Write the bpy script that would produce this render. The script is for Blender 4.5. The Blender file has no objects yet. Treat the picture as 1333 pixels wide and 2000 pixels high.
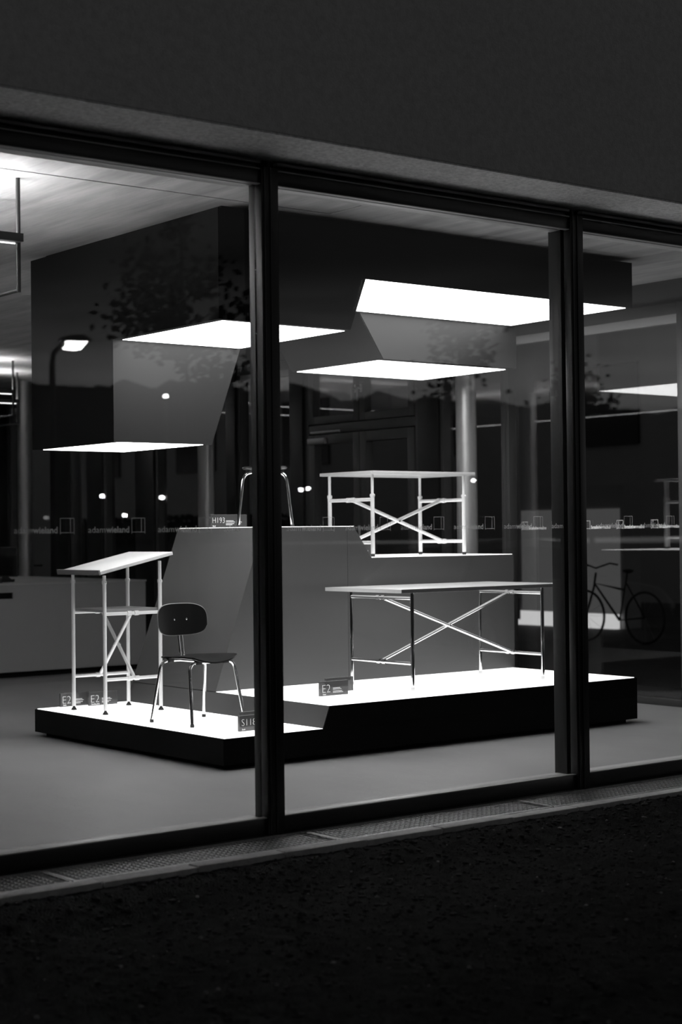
import bpy, bmesh, math, random
from mathutils import Vector, Matrix

random.seed(7)
S = bpy.context.scene
COL = S.collection

# ------------------------------------------------------------------ camera
F_PX, YAW, PITCH, ROLL = 3251.8, 0.666104, 0.012962, 0.011463
CAM = Vector((0.0, -6.695, 1.42))
fw = Vector((math.sin(YAW) * math.cos(PITCH), math.cos(YAW) * math.cos(PITCH), math.sin(PITCH)))
rt = Vector((math.cos(YAW), -math.sin(YAW), 0))
dn = fw.cross(rt)
r2 = rt * math.cos(ROLL) + dn * math.sin(ROLL)
d2 = dn * math.cos(ROLL) - rt * math.sin(ROLL)
cd = bpy.data.cameras.new('camera')
cam = bpy.data.objects.new('camera', cd)
COL.objects.link(cam)
m = Matrix((r2, -d2, -fw)).transposed().to_4x4()
m.translation = CAM
cam.matrix_world = m
cd.sensor_fit = 'VERTICAL'
cd.sensor_height = 36.0
cd.lens = F_PX / 2000.0 * 36.0
cd.clip_start, cd.clip_end = 0.1, 2000
cd.dof.use_dof = True
cd.dof.focus_distance = 10.6
cd.dof.aperture_fstop = 2.2
S.camera = cam

# ------------------------------------------------------------------ dusk sky (black and white photograph)
W = bpy.data.worlds.new('dusk_sky')
S.world = W
W.use_nodes = True
wn, wl = W.node_tree.nodes, W.node_tree.links
wn.clear()
wout = wn.new('ShaderNodeOutputWorld')
wbg = wn.new('ShaderNodeBackground')
tc = wn.new('ShaderNodeTexCoord')
sx = wn.new('ShaderNodeSeparateXYZ')
wl.new(tc.outputs['Generated'], sx.inputs['Vector'])
def wmath(op, a, b):
    n = wn.new('ShaderNodeMath'); n.operation = op
    for k, v in ((0, a), (1, b)):
        if isinstance(v, (int, float)): n.inputs[k].default_value = v
        else: wl.new(v, n.inputs[k])
    return n.outputs[0]
def wrange(v, a, b, c, d, smooth=True):
    n = wn.new('ShaderNodeMapRange')
    if smooth: n.interpolation_type = 'SMOOTHSTEP'
    for nm, q in (('From Min', a), ('From Max', b), ('To Min', c), ('To Max', d)): n.inputs[nm].default_value = q
    wl.new(v, n.inputs['Value'])
    return n.outputs['Result']
# last light along the horizon on the street side, dull overcast above it
dot = wn.new('ShaderNodeVectorMath'); dot.operation = 'DOT_PRODUCT'
wl.new(tc.outputs['Generated'], dot.inputs[0])
dot.inputs[1].default_value = (0.62, -0.78, 0.0)
side = wrange(dot.outputs['Value'], -0.5, 0.8, 0.06, 1.0)
band = wrange(sx.outputs['Z'], 0.085, 0.165, 1.0, 0.0)
mp = wn.new('ShaderNodeMapping')
mp.inputs['Scale'].default_value = (2.2, 2.2, 16.0)
cl = wn.new('ShaderNodeTexNoise')
cl.inputs['Scale'].default_value = 1.6
cl.inputs['Detail'].default_value = 5
wl.new(tc.outputs['Generated'], mp.inputs['Vector'])
wl.new(mp.outputs['Vector'], cl.inputs['Vector'])
cloud = wrange(cl.outputs['Fac'], 0.36, 0.64, 0.6, 1.3)
SKY_BASE, SKY_GLOW = 0.036, 0.34
val = wmath('MULTIPLY', wmath('ADD', wmath('MULTIPLY', wmath('MULTIPLY', band, side), SKY_GLOW), SKY_BASE), cloud)
wl.new(val, wbg.inputs['Color'])
wbg.inputs['Strength'].default_value = 1.0
wl.new(wbg.outputs['Background'], wout.inputs['Surface'])

S.view_settings.view_transform = 'Standard'
S.view_settings.look = 'None'
S.view_settings.gamma = 1.0
S.view_settings.use_curve_mapping = False
S.view_settings.exposure = 0.0
S.cycles.use_denoising = True
S.cycles.max_bounces = 10
S.cycles.transparent_max_bounces = 24
S.cycles.glossy_bounces = 6
S.cycles.sample_clamp_indirect = 6.0
S.cycles.caustics_reflective = False
S.cycles.caustics_refractive = False

PANEL_POWER = 6.0        # luminous fields in the canopy
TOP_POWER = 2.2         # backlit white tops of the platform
TUBE_POWER = 60.0        # pendant uplights
NEAR_POWER = 44.0
FILL_POWER = 190.0  # added fill lamp out of view, for the ceiling

# ------------------------------------------------------------------ materials
def mat(name, v, rough=0.5, metal=0.0, noise=None, bump=None, spec=0.5, stretch=None, coat=0.0):
    """noise=(scale, amount): value variation; bump=(scale, strength); stretch: texture scale per axis."""
    M = bpy.data.materials.new(name)
    M.use_nodes = True
    N, L = M.node_tree.nodes, M.node_tree.links
    b = N['Principled BSDF']
    b.inputs['Base Color'].default_value = (v, v, v, 1)
    b.inputs['Roughness'].default_value = rough
    b.inputs['Metallic'].default_value = metal
    b.inputs['Specular IOR Level'].default_value = spec
    if coat:
        b.inputs['Coat Weight'].default_value = coat
        b.inputs['Coat Roughness'].default_value = 0.08
    vec = None
    if noise or bump:
        t = N.new('ShaderNodeTexCoord')
        mpn = N.new('ShaderNodeMapping')
        mpn.inputs['Scale'].default_value = stretch or (1, 1, 1)
        L.new(t.outputs['Object'], mpn.inputs['Vector'])
        vec = mpn.outputs['Vector']
    if noise:
        n = N.new('ShaderNodeTexNoise')
        n.inputs['Scale'].default_value = noise[0]
        n.inputs['Detail'].default_value = 6
        n.inputs['Roughness'].default_value = 0.65
        L.new(vec, n.inputs['Vector'])
        r = N.new('ShaderNodeMapRange')
        r.inputs['From Min'].default_value, r.inputs['From Max'].default_value = 0.3, 0.7
        r.inputs['To Min'].default_value, r.inputs['To Max'].default_value = v * (1 - noise[1]), v * (1 + noise[1])
        L.new(n.outputs['Fac'], r.inputs['Value'])
        L.new(r.outputs['Result'], b.inputs['Base Color'])
    if bump:
        n = N.new('ShaderNodeTexNoise')
        n.inputs['Scale'].default_value = bump[0]
        n.inputs['Detail'].default_value = 4
        L.new(vec, n.inputs['Vector'])
        bp = N.new('ShaderNodeBump')
        bp.inputs['Strength'].default_value = bump[1]
        bp.inputs['Distance'].default_value = 0.01
        L.new(n.outputs['Fac'], bp.inputs['Height'])
        L.new(bp.outputs['Normal'], b.inputs['Normal'])
    return M

def glow(name, strength):
    M = bpy.data.materials.new(name)
    M.use_nodes = True
    N, L = M.node_tree.nodes, M.node_tree.links
    N.clear()
    o = N.new('ShaderNodeOutputMaterial'); e = N.new('ShaderNodeEmission')
    e.inputs['Strength'].default_value = strength
    L.new(e.outputs[0], o.inputs['Surface'])
    return M

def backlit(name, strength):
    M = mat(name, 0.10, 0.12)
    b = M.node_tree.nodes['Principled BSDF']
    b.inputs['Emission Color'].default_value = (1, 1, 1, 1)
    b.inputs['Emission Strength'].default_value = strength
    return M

def glass(name, ior=1.5, tint=0.97):
    """thin clear pane: straight transmission plus mirror reflection by Fresnel, on both faces of the sheet."""
    M = bpy.data.materials.new(name)
    M.use_nodes = True
    N, L = M.node_tree.nodes, M.node_tree.links
    N.clear()
    o = N.new('ShaderNodeOutputMaterial')
    g = N.new('ShaderNodeNewGeometry')
    io = N.new('ShaderNodeMapRange')
    io.inputs['To Min'].default_value, io.inputs['To Max'].default_value = ior, 1 / ior
    L.new(g.outputs['Backfacing'], io.inputs['Value'])
    f = N.new('ShaderNodeFresnel')
    L.new(io.outputs['Result'], f.inputs['IOR'])
    t = N.new('ShaderNodeBsdfTransparent')
    t.inputs['Color'].default_value = (tint, tint, tint, 1)
    s = N.new('ShaderNodeBsdfGlossy')
    s.inputs['Roughness'].default_value = 0.0
    s.inputs['Color'].default_value = (1, 1, 1, 1)
    x = N.new('ShaderNodeMixShader')
    L.new(f.outputs[0], x.inputs[0]); L.new(t.outputs[0], x.inputs[1]); L.new(s.outputs[0], x.inputs[2])
    L.new(x.outputs[0], o.inputs['Surface'])
    return M

def film(name, v, see, through=0.5):
    """translucent sticker film: lets the share «see» of the light straight through."""
    M = bpy.data.materials.new(name)
    M.use_nodes = True
    N, L = M.node_tree.nodes, M.node_tree.links
    N.clear()
    o = N.new('ShaderNodeOutputMaterial')
    t = N.new('ShaderNodeBsdfTransparent')
    d = N.new('ShaderNodeBsdfDiffuse'); d.inputs['Color'].default_value = (v, v, v, 1)
    tr = N.new('ShaderNodeBsdfTranslucent'); tr.inputs['Color'].default_value = (v, v, v, 1)
    a = N.new('ShaderNodeMixShader'); a.inputs[0].default_value = through
    L.new(d.outputs[0], a.inputs[1]); L.new(tr.outputs[0], a.inputs[2])
    x = N.new('ShaderNodeMixShader'); x.inputs[0].default_value = 1 - see
    L.new(t.outputs[0], x.inputs[1]); L.new(a.outputs[0], x.inputs[2])
    L.new(x.outputs[0], o.inputs['Surface'])
    return M

M = {
    'plaster': mat('grey_plaster', 0.62, 0.9, noise=(30, 0.12), bump=(90, 0.35)),
    'soffit': mat('rough_soffit_render', 0.85, 0.95, noise=(45, 0.30), bump=(120, 0.6)),
    'concrete_ceiling': mat('board_marked_concrete', 0.42, 0.75, noise=(1.6, 0.30), bump=(5, 0.25), stretch=(5.0, 0.55, 1)),
    'floor': mat('polished_concrete', 0.30, 0.42, noise=(1.1, 0.13), stretch=(1, 0.5, 1)),
    'frame': mat('black_window_frame', 0.012, 0.35, spec=0.5),
    'frame_in': mat('anthracite_inner_frame', 0.014, 0.4, spec=0.35),
    'rail_in': mat('grey_inner_rail', 0.55, 0.35),
    'flashing': mat('grey_metal_flashing', 0.40, 0.35),
    'glass': glass('clear_pane', 1.5, 0.985),
    'glass_side': glass('coated_side_pane', 1.75, 0.97),
    'film_white': film('white_lettering_film', 0.95, 0.0, 0.0),
    'film': film('frosted_lettering_film', 0.85, 0.5),
    'stage_black': mat('matt_black_laminate', 0.004, 0.7, spec=0.08),
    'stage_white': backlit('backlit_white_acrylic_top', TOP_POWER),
    'stage_grey': mat('mid_grey_laminate', 0.064, 0.5, noise=(0.8, 0.06)),
    'canopy_grey': mat('dark_grey_canopy_board', 0.011, 0.5),
    'white_steel': mat('white_powder_coated_steel', 0.86, 0.35),
    'white_board': mat('pale_grey_table_board', 0.62, 0.3),
    'desk_board': mat('white_writing_board', 0.74, 0.25),
    'shelf_board': mat('grey_shelf_board', 0.36, 0.4),
    'board_edge': mat('shade_greyed_wooden_edge', 0.16, 0.5, noise=(12, 0.15), stretch=(8, 1, 8)),  # wooden grey, darkened because these edges get less light
    'chrome': mat('polished_chrome', 0.86, 0.07, metal=1.0),
    'black_ply': mat('black_stained_plywood', 0.008, 0.32, spec=0.4),
    'ply_edge': mat('pale_plywood_edge', 0.30, 0.4),
    'stool_seat': mat('dark_stained_stool_seat', 0.03, 0.3),
    'rubber': mat('black_rubber', 0.012, 0.6),
    'screw': mat('bright_screw_head', 0.8, 0.25, metal=1.0),
    'sign_text': mat('white_print', 0.9, 0.5),
    'counter': mat('light_grey_counter_front', 0.40, 0.5),
    'counter_top': mat('pale_counter_top', 0.5, 0.4),
    'black_plastic': mat('black_plastic', 0.012, 0.45),
    'steel': mat('brushed_steel', 0.5, 0.35, metal=1.0),
    'pendant': mat('dark_pendant_steel', 0.05, 0.4, metal=0.6),
    'wall_dark': mat('dark_painted_wall', 0.05, 0.7),
    'wall_band': mat('dark_grey_fascia_band', 0.07, 0.6),
    'post': mat('dark_steel_post', 0.006, 0.45),
    'door': mat('dark_door_frame', 0.055, 0.45),
    'column': mat('satin_metal_column', 0.50, 0.36, metal=0.65),
    'soil': mat('dark_soil', 0.015, 1.0, noise=(14, 0.6), bump=(110, 1.0), spec=0.03),
    'crumb': mat('soil_crumb', 0.030, 1.0, noise=(30, 0.6), spec=0.05),
    'stone': mat('grey_pebble', 0.20, 0.9, noise=(20, 0.3), spec=0.2),
    'curb': mat('concrete_curb', 0.42, 0.9, noise=(25, 0.2), bump=(80, 0.3)),
    'galv': mat('galvanised_steel', 0.62, 0.42, metal=0.8, noise=(40, 0.2)),
    'asphalt': mat('dark_asphalt', 0.02, 0.9, noise=(10, 0.2), spec=0.2),
    'paving': mat('grey_paving', 0.04, 0.8, noise=(3, 0.2)),
    'leaf': mat('dark_leaf', 0.006, 0.8, spec=0.1),
    'bark': mat('dark_bark', 0.010, 0.9, spec=0.1),
    'hill': mat('dark_wooded_hill', 0.006, 1.0, spec=0.0),
    'neighbour': mat('pale_rendered_facade', 0.42, 0.9, noise=(.4, .15)),
    'facade': mat('dark_rendered_facade', 0.01, 0.9, spec=0.1),
    'car_paint': mat('silver_car_paint', 0.35, 0.25, metal=0.5, coat=0.5),
    'car_glass': mat('dark_car_window', 0.01, 0.05),
    'tyre': mat('black_tyre', 0.008, 0.8),
    'bike': mat('black_bicycle_steel', 0.006, 0.5),
    'panel_glow': glow('luminous_ceiling_field', PANEL_POWER),
    'tube_glow': glow('fluorescent_uplight', TUBE_POWER),
    'near_glow': glow('broad_fluorescent_uplight', NEAR_POWER),
    'fill_glow': glow('unseen_fill_uplight', FILL_POWER),
    'strip_glow': glow('lamp_under_strip', 2.6),
    'lamp_glow': glow('street_lamp_lens', 45.0),
    'far_glow': glow('far_street_lamp_lens', 60.0),
    'head_glow': glow('car_headlamp', 70.0),
    'shop_glow': glow('backlit_shop_panel', 0.07),
    'ledge_glow': glow('backlit_shop_ledge', 0.7),
}
# dark tinted clear acrylic of the signs
def tinted(name, tint):
    g = glass(name, 1.45, tint)
    N, L = g.node_tree.nodes, g.node_tree.links
    out = next(n for n in N if n.type == 'OUTPUT_MATERIAL')
    d = N.new('ShaderNodeBsdfDiffuse'); d.inputs['Color'].default_value = (.16, .16, .16, 1)
    x = N.new('ShaderNodeMixShader'); x.inputs[0].default_value = .40
    L.new(out.inputs['Surface'].links[0].from_socket, x.inputs[1]); L.new(d.outputs[0], x.inputs[2])
    L.new(x.outputs[0], out.inputs['Surface'])
    return g
M['acrylic'] = tinted('grey_tinted_acrylic', 0.27)
M['acrylic_edge'] = mat('pale_acrylic_edge', 0.30, 0.2)

# ------------------------------------------------------------------ mesh helpers
ORG = {}

class MB:
    def __init__(s):
        s.v, s.f = [], []
    def box(s, x0, x1, y0, y1, z0, z1):
        b = len(s.v)
        s.v += [(x, y, z) for z in (z0, z1) for y in (y0, y1) for x in (x0, x1)]
        s.f += [tuple(b + i for i in q) for q in ((0, 2, 3, 1), (4, 5, 7, 6), (0, 1, 5, 4), (2, 6, 7, 3), (0, 4, 6, 2), (1, 3, 7, 5))]
        return s
    def prism(s, poly, axis, a, b):
        """poly in the two other axes (in x,y,z order), extruded from a to b along axis."""
        n, k = len(poly), len(s.v)
        def P(u, w, t):
            return {'x': (t, u, w), 'y': (u, t, w), 'z': (u, w, t)}[axis]
        s.v += [P(u, w, a) for u, w in poly] + [P(u, w, b) for u, w in poly]
        s.f.append(tuple(k + i for i in range(n)))
        s.f.append(tuple(k + n + i for i in reversed(range(n))))
        for i in range(n):
            j = (i + 1) % n
            s.f.append((k + i, k + n + i, k + n + j, k + j))
        return s
    def tube(s, pts, r, n=12, caps=True):
        pts = [Vector(p) for p in pts]
        rs = r if isinstance(r, (list, tuple)) else [r] * len(pts)
        k = len(s.v)
        up = None
        for i, p in enumerate(pts):
            a = pts[max(i - 1, 0)]; b = pts[min(i + 1, len(pts) - 1)]
            d = (b - a).normalized()
            if up is None:
                up = d.orthogonal().normalized()
            else:
                up = (up - d * up.dot(d)).normalized()
            w = d.cross(up)
            for j in range(n):
                t = 2 * math.pi * j / n
                s.v.append(tuple(p + (up * math.cos(t) + w * math.sin(t)) * rs[i]))
        for i in range(len(pts) - 1):
            for j in range(n):
                q = (j + 1) % n
                s.f.append((k + i * n + j, k + i * n + q, k + (i + 1) * n + q, k + (i + 1) * n + j))
        if caps:
            s.f.append(tuple(k + j for j in reversed(range(n))))
            e = k + (len(pts) - 1) * n
            s.f.append(tuple(e + j for j in range(n)))
        return s
    def lathe(s, prof, c=(0, 0, 0), n=24):
        """prof: (radius, z) from bottom to top."""
        k = len(s.v)
        for r, z in prof:
            for j in range(n):
                t = 2 * math.pi * j / n
                s.v.append((c[0] + r * math.cos(t), c[1] + r * math.sin(t), c[2] + z))
        for i in range(len(prof) - 1):
            for j in range(n):
                q = (j + 1) % n
                s.f.append((k + i * n + j, k + i * n + q, k + (i + 1) * n + q, k + (i + 1) * n + j))
        s.f.append(tuple(k + j for j in reversed(range(n))))
        e = k + (len(prof) - 1) * n
        s.f.append(tuple(e + j for j in range(n)))
        return s
    def grid(s, fn, nu, nv):
        k = len(s.v)
        for i in range(nu + 1):
            for j in range(nv + 1):
                s.v.append(tuple(fn(i / nu, j / nv)))
        for i in range(nu):
            for j in range(nv):
                a = k + i * (nv + 1) + j
                s.f.append((a, a + nv + 1, a + nv + 2, a + 1))
        return s
    def build(s, name, material, parent=None, bevel=0.0, smooth=True, seg=2, fix=True):
        off = ORG.get(parent.name, Vector((0, 0, 0))) if parent else Vector((0, 0, 0))
        me = bpy.data.meshes.new(name)
        me.from_pydata([(v[0] - off.x, v[1] - off.y, v[2] - off.z) for v in s.v], [], s.f)
        bm = bmesh.new(); bm.from_mesh(me)
        if fix:
            bmesh.ops.recalc_face_normals(bm, faces=bm.faces)
        if bevel:
            ed = [e for e in bm.edges if len(e.link_faces) == 2 and e.calc_face_angle(0) > 0.5]
            bmesh.ops.bevel(bm, geom=ed, offset=bevel, segments=seg, profile=0.5, affect='EDGES')
        bm.to_mesh(me); bm.free()
        if smooth:
            for p in me.polygons:
                p.use_smooth = True
            me.set_sharp_from_angle(angle=math.radians(35))
        o = bpy.data.objects.new(name, me)
        COL.objects.link(o)
        me.materials.append(material)
        if parent:
            o.parent = parent
            ORG[o.name] = off
        return o

def thing(name, label=None, cat=None, loc=(0, 0, 0), rz=0.0, group=None, kind=None, local=False):
    o = bpy.data.objects.new(name, None)
    o.empty_display_size = 0.1
    COL.objects.link(o)
    o.location = loc
    o.rotation_euler = (0, 0, rz)
    ORG[o.name] = Vector((0, 0, 0)) if local else Vector(loc)
    if label: o['label'] = label
    if cat: o['category'] = cat
    if group: o['group'] = group
    if kind: o['kind'] = kind
    return o

def tag(o, label=None, cat=None, group=None, kind=None):
    if label: o['label'] = label
    if cat: o['category'] = cat
    if group: o['group'] = group
    if kind: o['kind'] = kind
    return o

def structure(o):
    o['kind'] = 'structure'
    return o

def kids(o):
    return [c for c in bpy.data.objects if c.parent == o]

def copy_tree(o, parent=None):
    c = o.copy()
    COL.objects.link(c)
    c.parent = parent
    for ch in kids(o):
        if ch is not c:
            copy_tree(ch, c)
    return c

def bend(a, b, c, r, n=6):
    """points that round the corner b between a and c with radius-like distance r."""
    a, b, c = Vector(a), Vector(b), Vector(c)
    p, q = b + (a - b).normalized() * r, b + (c - b).normalized() * r
    return [(p * (1 - t) ** 2 + b * 2 * t * (1 - t) + q * t * t) for t in [i / n for i in range(n + 1)]]

def text_mesh(body, size, weight=0.0, depth=0.0008):
    cu = bpy.data.curves.new('lettering', 'FONT')
    cu.body = body
    cu.size = size
    cu.offset = weight
    cu.extrude = depth
    cu.resolution_u = 3
    o = bpy.data.objects.new('lettering', cu)
    COL.objects.link(o)
    dg = bpy.context.evaluated_depsgraph_get()
    me = bpy.data.meshes.new_from_object(o.evaluated_get(dg))
    bpy.data.objects.remove(o)
    bpy.data.curves.remove(cu)
    xs = [v.co.x for v in me.vertices]
    return me, (min(xs), max(xs))

# ------------------------------------------------------------------ big structure
XR = 10.36            # inner face of the glazed side wall
CEIL = 3.43
YB = 14.6             # back wall
XL = -3.0
FRONT = [0.40, 2.60, 4.775, 6.955, 9.15, 10.50]   # left edges of the front mullions
MW = 0.103

# front wall above the shop window
o = structure(MB().box(-6, 14, -0.455, 0.16, 3.29, 7.5).build('wall_front', M['plaster'], smooth=False))
structure(MB().box(-6, 14, -0.452, 0.0, 3.279, 3.289).build('trim_1', M['soffit'], smooth=False))
structure(MB().box(-6, 0.40, -0.02, 0.16, -0.2, 3.279).build('wall_front_end', M['plaster'], smooth=False))
structure(MB().box(10.60, 14, -0.02, 0.16, -0.2, 3.279).build('wall_front_return', M['plaster'], smooth=False))
# floor, back and side walls
structure(MB().box(XL, XR + 0.15, 0.066, YB, -0.2, 0.0).build('floor', M['floor'], smooth=False))
structure(MB().box(XL, XR + 0.2, YB, YB + 0.2, -0.2, 3.7).build('wall_back', M['wall_dark'], smooth=False))
structure(MB().box(XL - 0.2, XL, 0.16, YB, -0.2, 3.7).build('wall_left', M['wall_dark'], smooth=False))

# ceiling: board-marked concrete fields with open joints
ceil = thing('ceiling', kind='structure')
MB().box(XL, XR + 0.2, 0.16, YB, CEIL + 0.03, CEIL + 0.25).build('slab', M['wall_dark'], ceil, smooth=False)
xs = [XL + 1.345 * i for i in range(11)]
ys = [0.16, 1.55, 3.10, 4.65, 5.72, 7.3, 8.9, 10.5, 12.1, 13.6, YB]
for i in range(10):
    for j in range(len(ys) - 1):
        g = 0.002 if ys[j] != 5.72 else 0.03
        dz = random.uniform(0, 0.004)
        MB().box(xs[i] + 0.0015, xs[i + 1] - 0.0015, ys[j] + g, ys[j + 1] - 0.0015, CEIL + dz, CEIL + 0.03).build('ceiling_panel', M['concrete_ceiling'], ceil, smooth=False)

# shop window bays
def lettering_run(pane, x0, x1, y, z, first, period, flip=None, foil='film'):
    """the shop's name and its square emblem, repeated along the pane; flip: a function from (u, v) to world."""
    me_a, (a0, a1) = LETTER['light']
    me_b, (b0, b1) = LETTER['bold']
    u = first
    while u < x1 + 0.3:
        place = flip or (lambda p, w: Vector((p, y, w)))
        for me, (m0, m1), s0, s1 in ((me_a, (a0, a1), 0.0, 0.090), (me_b, (b0, b1), 0.093, 0.218)):
            k = (s1 - s0) / (m1 - m0)
            if x0 < u + s0 and u + s1 < x1:
                n = me.copy()
                for v in n.vertices:
                    c = v.co
                    v.co = place(u + s0 + (c.x - m0) * k, z + c.y * 1.0) + Vector((0, 0, 0))
                ob = bpy.data.objects.new('lettering', n)
                COL.objects.link(ob); ob.parent = pane
                n.materials.clear(); n.materials.append(M[foil])
        if x0 < u + 0.231 and u + 0.304 < x1:
            e = MB()
            w = 0.0026
            for (p0, p1, q0, q1) in ((0, w, -.006, .068), (.052, .052 + w, .0, .068), (.0734 - w, .0734, -.006, .068), (w, .0734 - w, .068 - w, .068), (w, .0734 - w, .0, .0 + w)):
                k = len(e.v)
                for (p, q) in ((p0, q0), (p1, q0), (p1, q1), (p0, q1)):
                    e.v.append(tuple(place(u + .231 + p, z + q)))
                e.f.append((k, k + 1, k + 2, k + 3))
            e.build('emblem', M[foil], pane, smooth=False)
        u += period

LETTER = {'light': text_mesh('adam', 0.0405, 0.0, 0.0), 'bold': text_mesh('wieland', 0.0405, 0.0011, 0.0)}

for i in range(len(FRONT) - 1):
    w = thing('window_%d' % (i + 1), kind='structure')
    x0, x1 = FRONT[i] + MW, FRONT[i + 1]
    MB().box(x0 - 0.01, x1 + 0.01, 0.044, 0.064, 0.0, 3.2).build('glass_pane', M['glass'], w, smooth=False)
    pane = kids(w)[0]
    MB().box(x0, x1, 0.0, 0.04, 3.158, 3.236).box(x0, x1, 0.03, 0.06, 3.236, 3.279).build('top_rail', M['frame'], w, bevel=0.002)
    MB().box(x0, x1, -0.006, 0.0, 3.226, 3.232).box(x0, x1, -0.003, 0.03, 3.154, 3.158).build('glazing_bead', M['flashing'], w)
    MB().box(x0, x1, -0.008, 0.03, 3.256, 3.273).build('flashing', M['flashing'], w, bevel=0.002)
    MB().box(x0, x1, 0.0, 0.04, -0.06, 0.022).box(x0, x1, 0.02, 0.04, -0.2, -0.06).build('bottom_rail', M['frame'], w, bevel=0.002)
    MB().box(x0, x1, -0.003, 0.03, 0.022, 0.027).build('glazing_bead', M['flashing'], w)
    MB().box(x0, x1, 0.068, 0.15, 0.0, 0.020).build('inner_sill', M['rail_in'], w, bevel=0.002)
    MB().box(x0, x1, 0.068, 0.15, 3.16, CEIL).build('inner_head', M['rail_in'], w, bevel=0.002)
    if 1 <= i <= 3:
        lettering_run(pane, x0, x1, 0.0415, 1.437, {1: 3.438, 2: 4.945, 3: 7.203}[i] - (0.376 if i == 2 else 0.376), 0.3763)
for i, x in enumerate(FRONT):
    t = thing('trim_%d' % (i + 2), kind='structure')
    MB().box(x, x + MW, -0.012, 0.04, -0.06, 3.24).build('mullion_face', M['frame'], t, bevel=0.002)
    MB().box(x + 0.012, x + 0.020, -0.018, -0.012, -0.06, 3.24).box(x + 0.050, x + 0.056, -0.018, -0.012, -0.06, 3.24).build('cover_strip', M['frame'], t)
    yb = 0.113 if i == 2 else 0.165
    MB().box(x + (0.010 if i == 2 else -0.004), x + MW - 0.01, 0.066, yb, 0.0, CEIL).build('inner_post', M['frame_in'], t, bevel=0.002)

# ------------------------------------------------------------------ glazed side wall
wr = thing('wall_right', kind='structure')
MB().box(XR, XR + 0.2, 0.16, YB, 3.25, CEIL + 0.03).build('fascia_band', M['wall_band'], wr, smooth=False)
MB().box(XR - 0.02, XR, 0.16, YB, 3.243, 3.255).build('shadow_strip', M['frame'], wr, smooth=False)
def WY(y): return -6.695 + (y + 6.695) * XR / 10.45     # positions along the side wall
for (a, b) in ((5.07, 5.36), (7.20, 7.42), (8.44, 8.62), (10.15, 10.57), (11.36, 11.74), (12.20, 12.70), (13.9, 14.6)):
    a, b = WY(a), WY(b)
    MB().box(XR - 0.03, XR + 0.16, a, b, 0.0, 3.25).build('post', M['post'], wr, bevel=0.004)

def side_window(n, y0, y1, frame=0.05, text=None):
    w = thing('window_%d' % n, kind='structure')
    y0, y1 = WY(y0), WY(y1)
    a, b = XR, XR + 0.09
    MB().box(a, b, y0, y0 + frame, 0.0, 3.25).box(a, b, y1 - frame, y1, 0.0, 3.25).box(a, b, y0 + frame, y1 - frame, 3.155, 3.25).box(a, b, y0 + frame, y1 - frame, 0.0, 0.055).build('frame', M['door'], w, bevel=0.003)
    MB().box(a + .01, a + .05, y0 + frame, y1 - frame, 3.085, 3.155).build('blind_box', M['rail_in'], w, bevel=.003)
    p = MB().box(XR + 0.05, XR + 0.068, y0 + frame - 0.01, y1 - frame + 0.01, 0.05, 3.16).build('glass_pane', M['glass_side'], w, smooth=False)
    if text is not None:
        lettering_run(p, y0 + frame, y1 - frame, 0, 1.437, text, 0.3763, flip=lambda u, v: Vector((XR + 0.0475, u, v)), foil='film_white')
    return w
side_window(6, 0.24, 2.13)
side_window(7, 2.13, 4.20, 0.055, WY(2.215))
side_window(8, 4.20, 5.07, 0.045)
side_window(9, 7.42, 8.44)
side_window(10, 8.62, 10.15)
side_window(11, 10.57, 11.36)
side_window(12, 11.74, 12.20)
side_window(13, 12.70, 13.90)

# double door with opening lights above it
d = thing('door_1', kind='structure')
a, b = XR, XR + 0.09
MB().box(a, b, WY(5.36), WY(5.43), 0, 3.25).box(a, b, WY(7.13), WY(7.20), 0, 3.25).box(a, b, WY(5.43), WY(7.13), 3.18, 3.25).box(a, b, WY(5.43), WY(7.13), 2.44, 2.53).build('frame', M['door'], d, bevel=0.003)
for (y0, y1) in ((WY(5.44), WY(6.275)), (WY(6.285), WY(7.12))):
    lf = MB().box(a - 0.01, b - 0.01, y0, y0 + 0.10, 0.02, 2.43).box(a - 0.01, b - 0.01, y1 - 0.10, y1, 0.02, 2.43).box(a - 0.01, b - 0.01, y0 + 0.10, y1 - 0.10, 2.33, 2.43).box(a - 0.01, b - 0.01, y0 + 0.10, y1 - 0.10, 0.02, 0.16).build('door_leaf', M['door'], d, bevel=0.003)
    MB().box(XR + 0.03, XR + 0.045, y0 + 0.09, y1 - 0.09, 0.15, 2.34).build('glass_pane', M['glass_side'], lf, smooth=False)
    tr = MB().box(a - 0.01, b - 0.01, y0, y0 + 0.085, 2.54, 3.17).box(a - 0.01, b - 0.01, y1 - 0.085, y1, 2.54, 3.17).box(a - 0.01, b - 0.01, y0 + 0.085, y1 - 0.085, 3.09, 3.17).box(a - 0.01, b - 0.01, y0 + 0.085, y1 - 0.085, 2.54, 2.62).build('transom_leaf', M['door'], d, bevel=0.003)
    MB().box(XR + 0.03, XR + 0.045, y0 + 0.075, y1 - 0.075, 2.61, 3.10).build('glass_pane', M['glass_side'], tr, smooth=False)
for y in (WY(6.235), WY(6.325)):
    MB().tube([(XR - 0.01, y, 2.86), (XR - 0.055, y, 2.86), (XR - 0.06, y + 0.005, 2.85), (XR - 0.06, y + 0.005, 2.73)], 0.011, 8).box(XR - 0.02, XR - 0.01, y - 0.015, y + 0.015, 2.82, 2.90).build('window_handle', M['steel'], d)
MB().box(XR - 0.055, XR - 0.01, WY(6.80), WY(7.09), 2.335, 2.395).build('door_closer', M['steel'], d, bevel=0.004)
MB().box(XR - 0.05, XR - 0.03, WY(6.55), WY(7.04), 2.44, 2.465).build('closer_arm', M['steel'], d, bevel=0.003)
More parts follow.
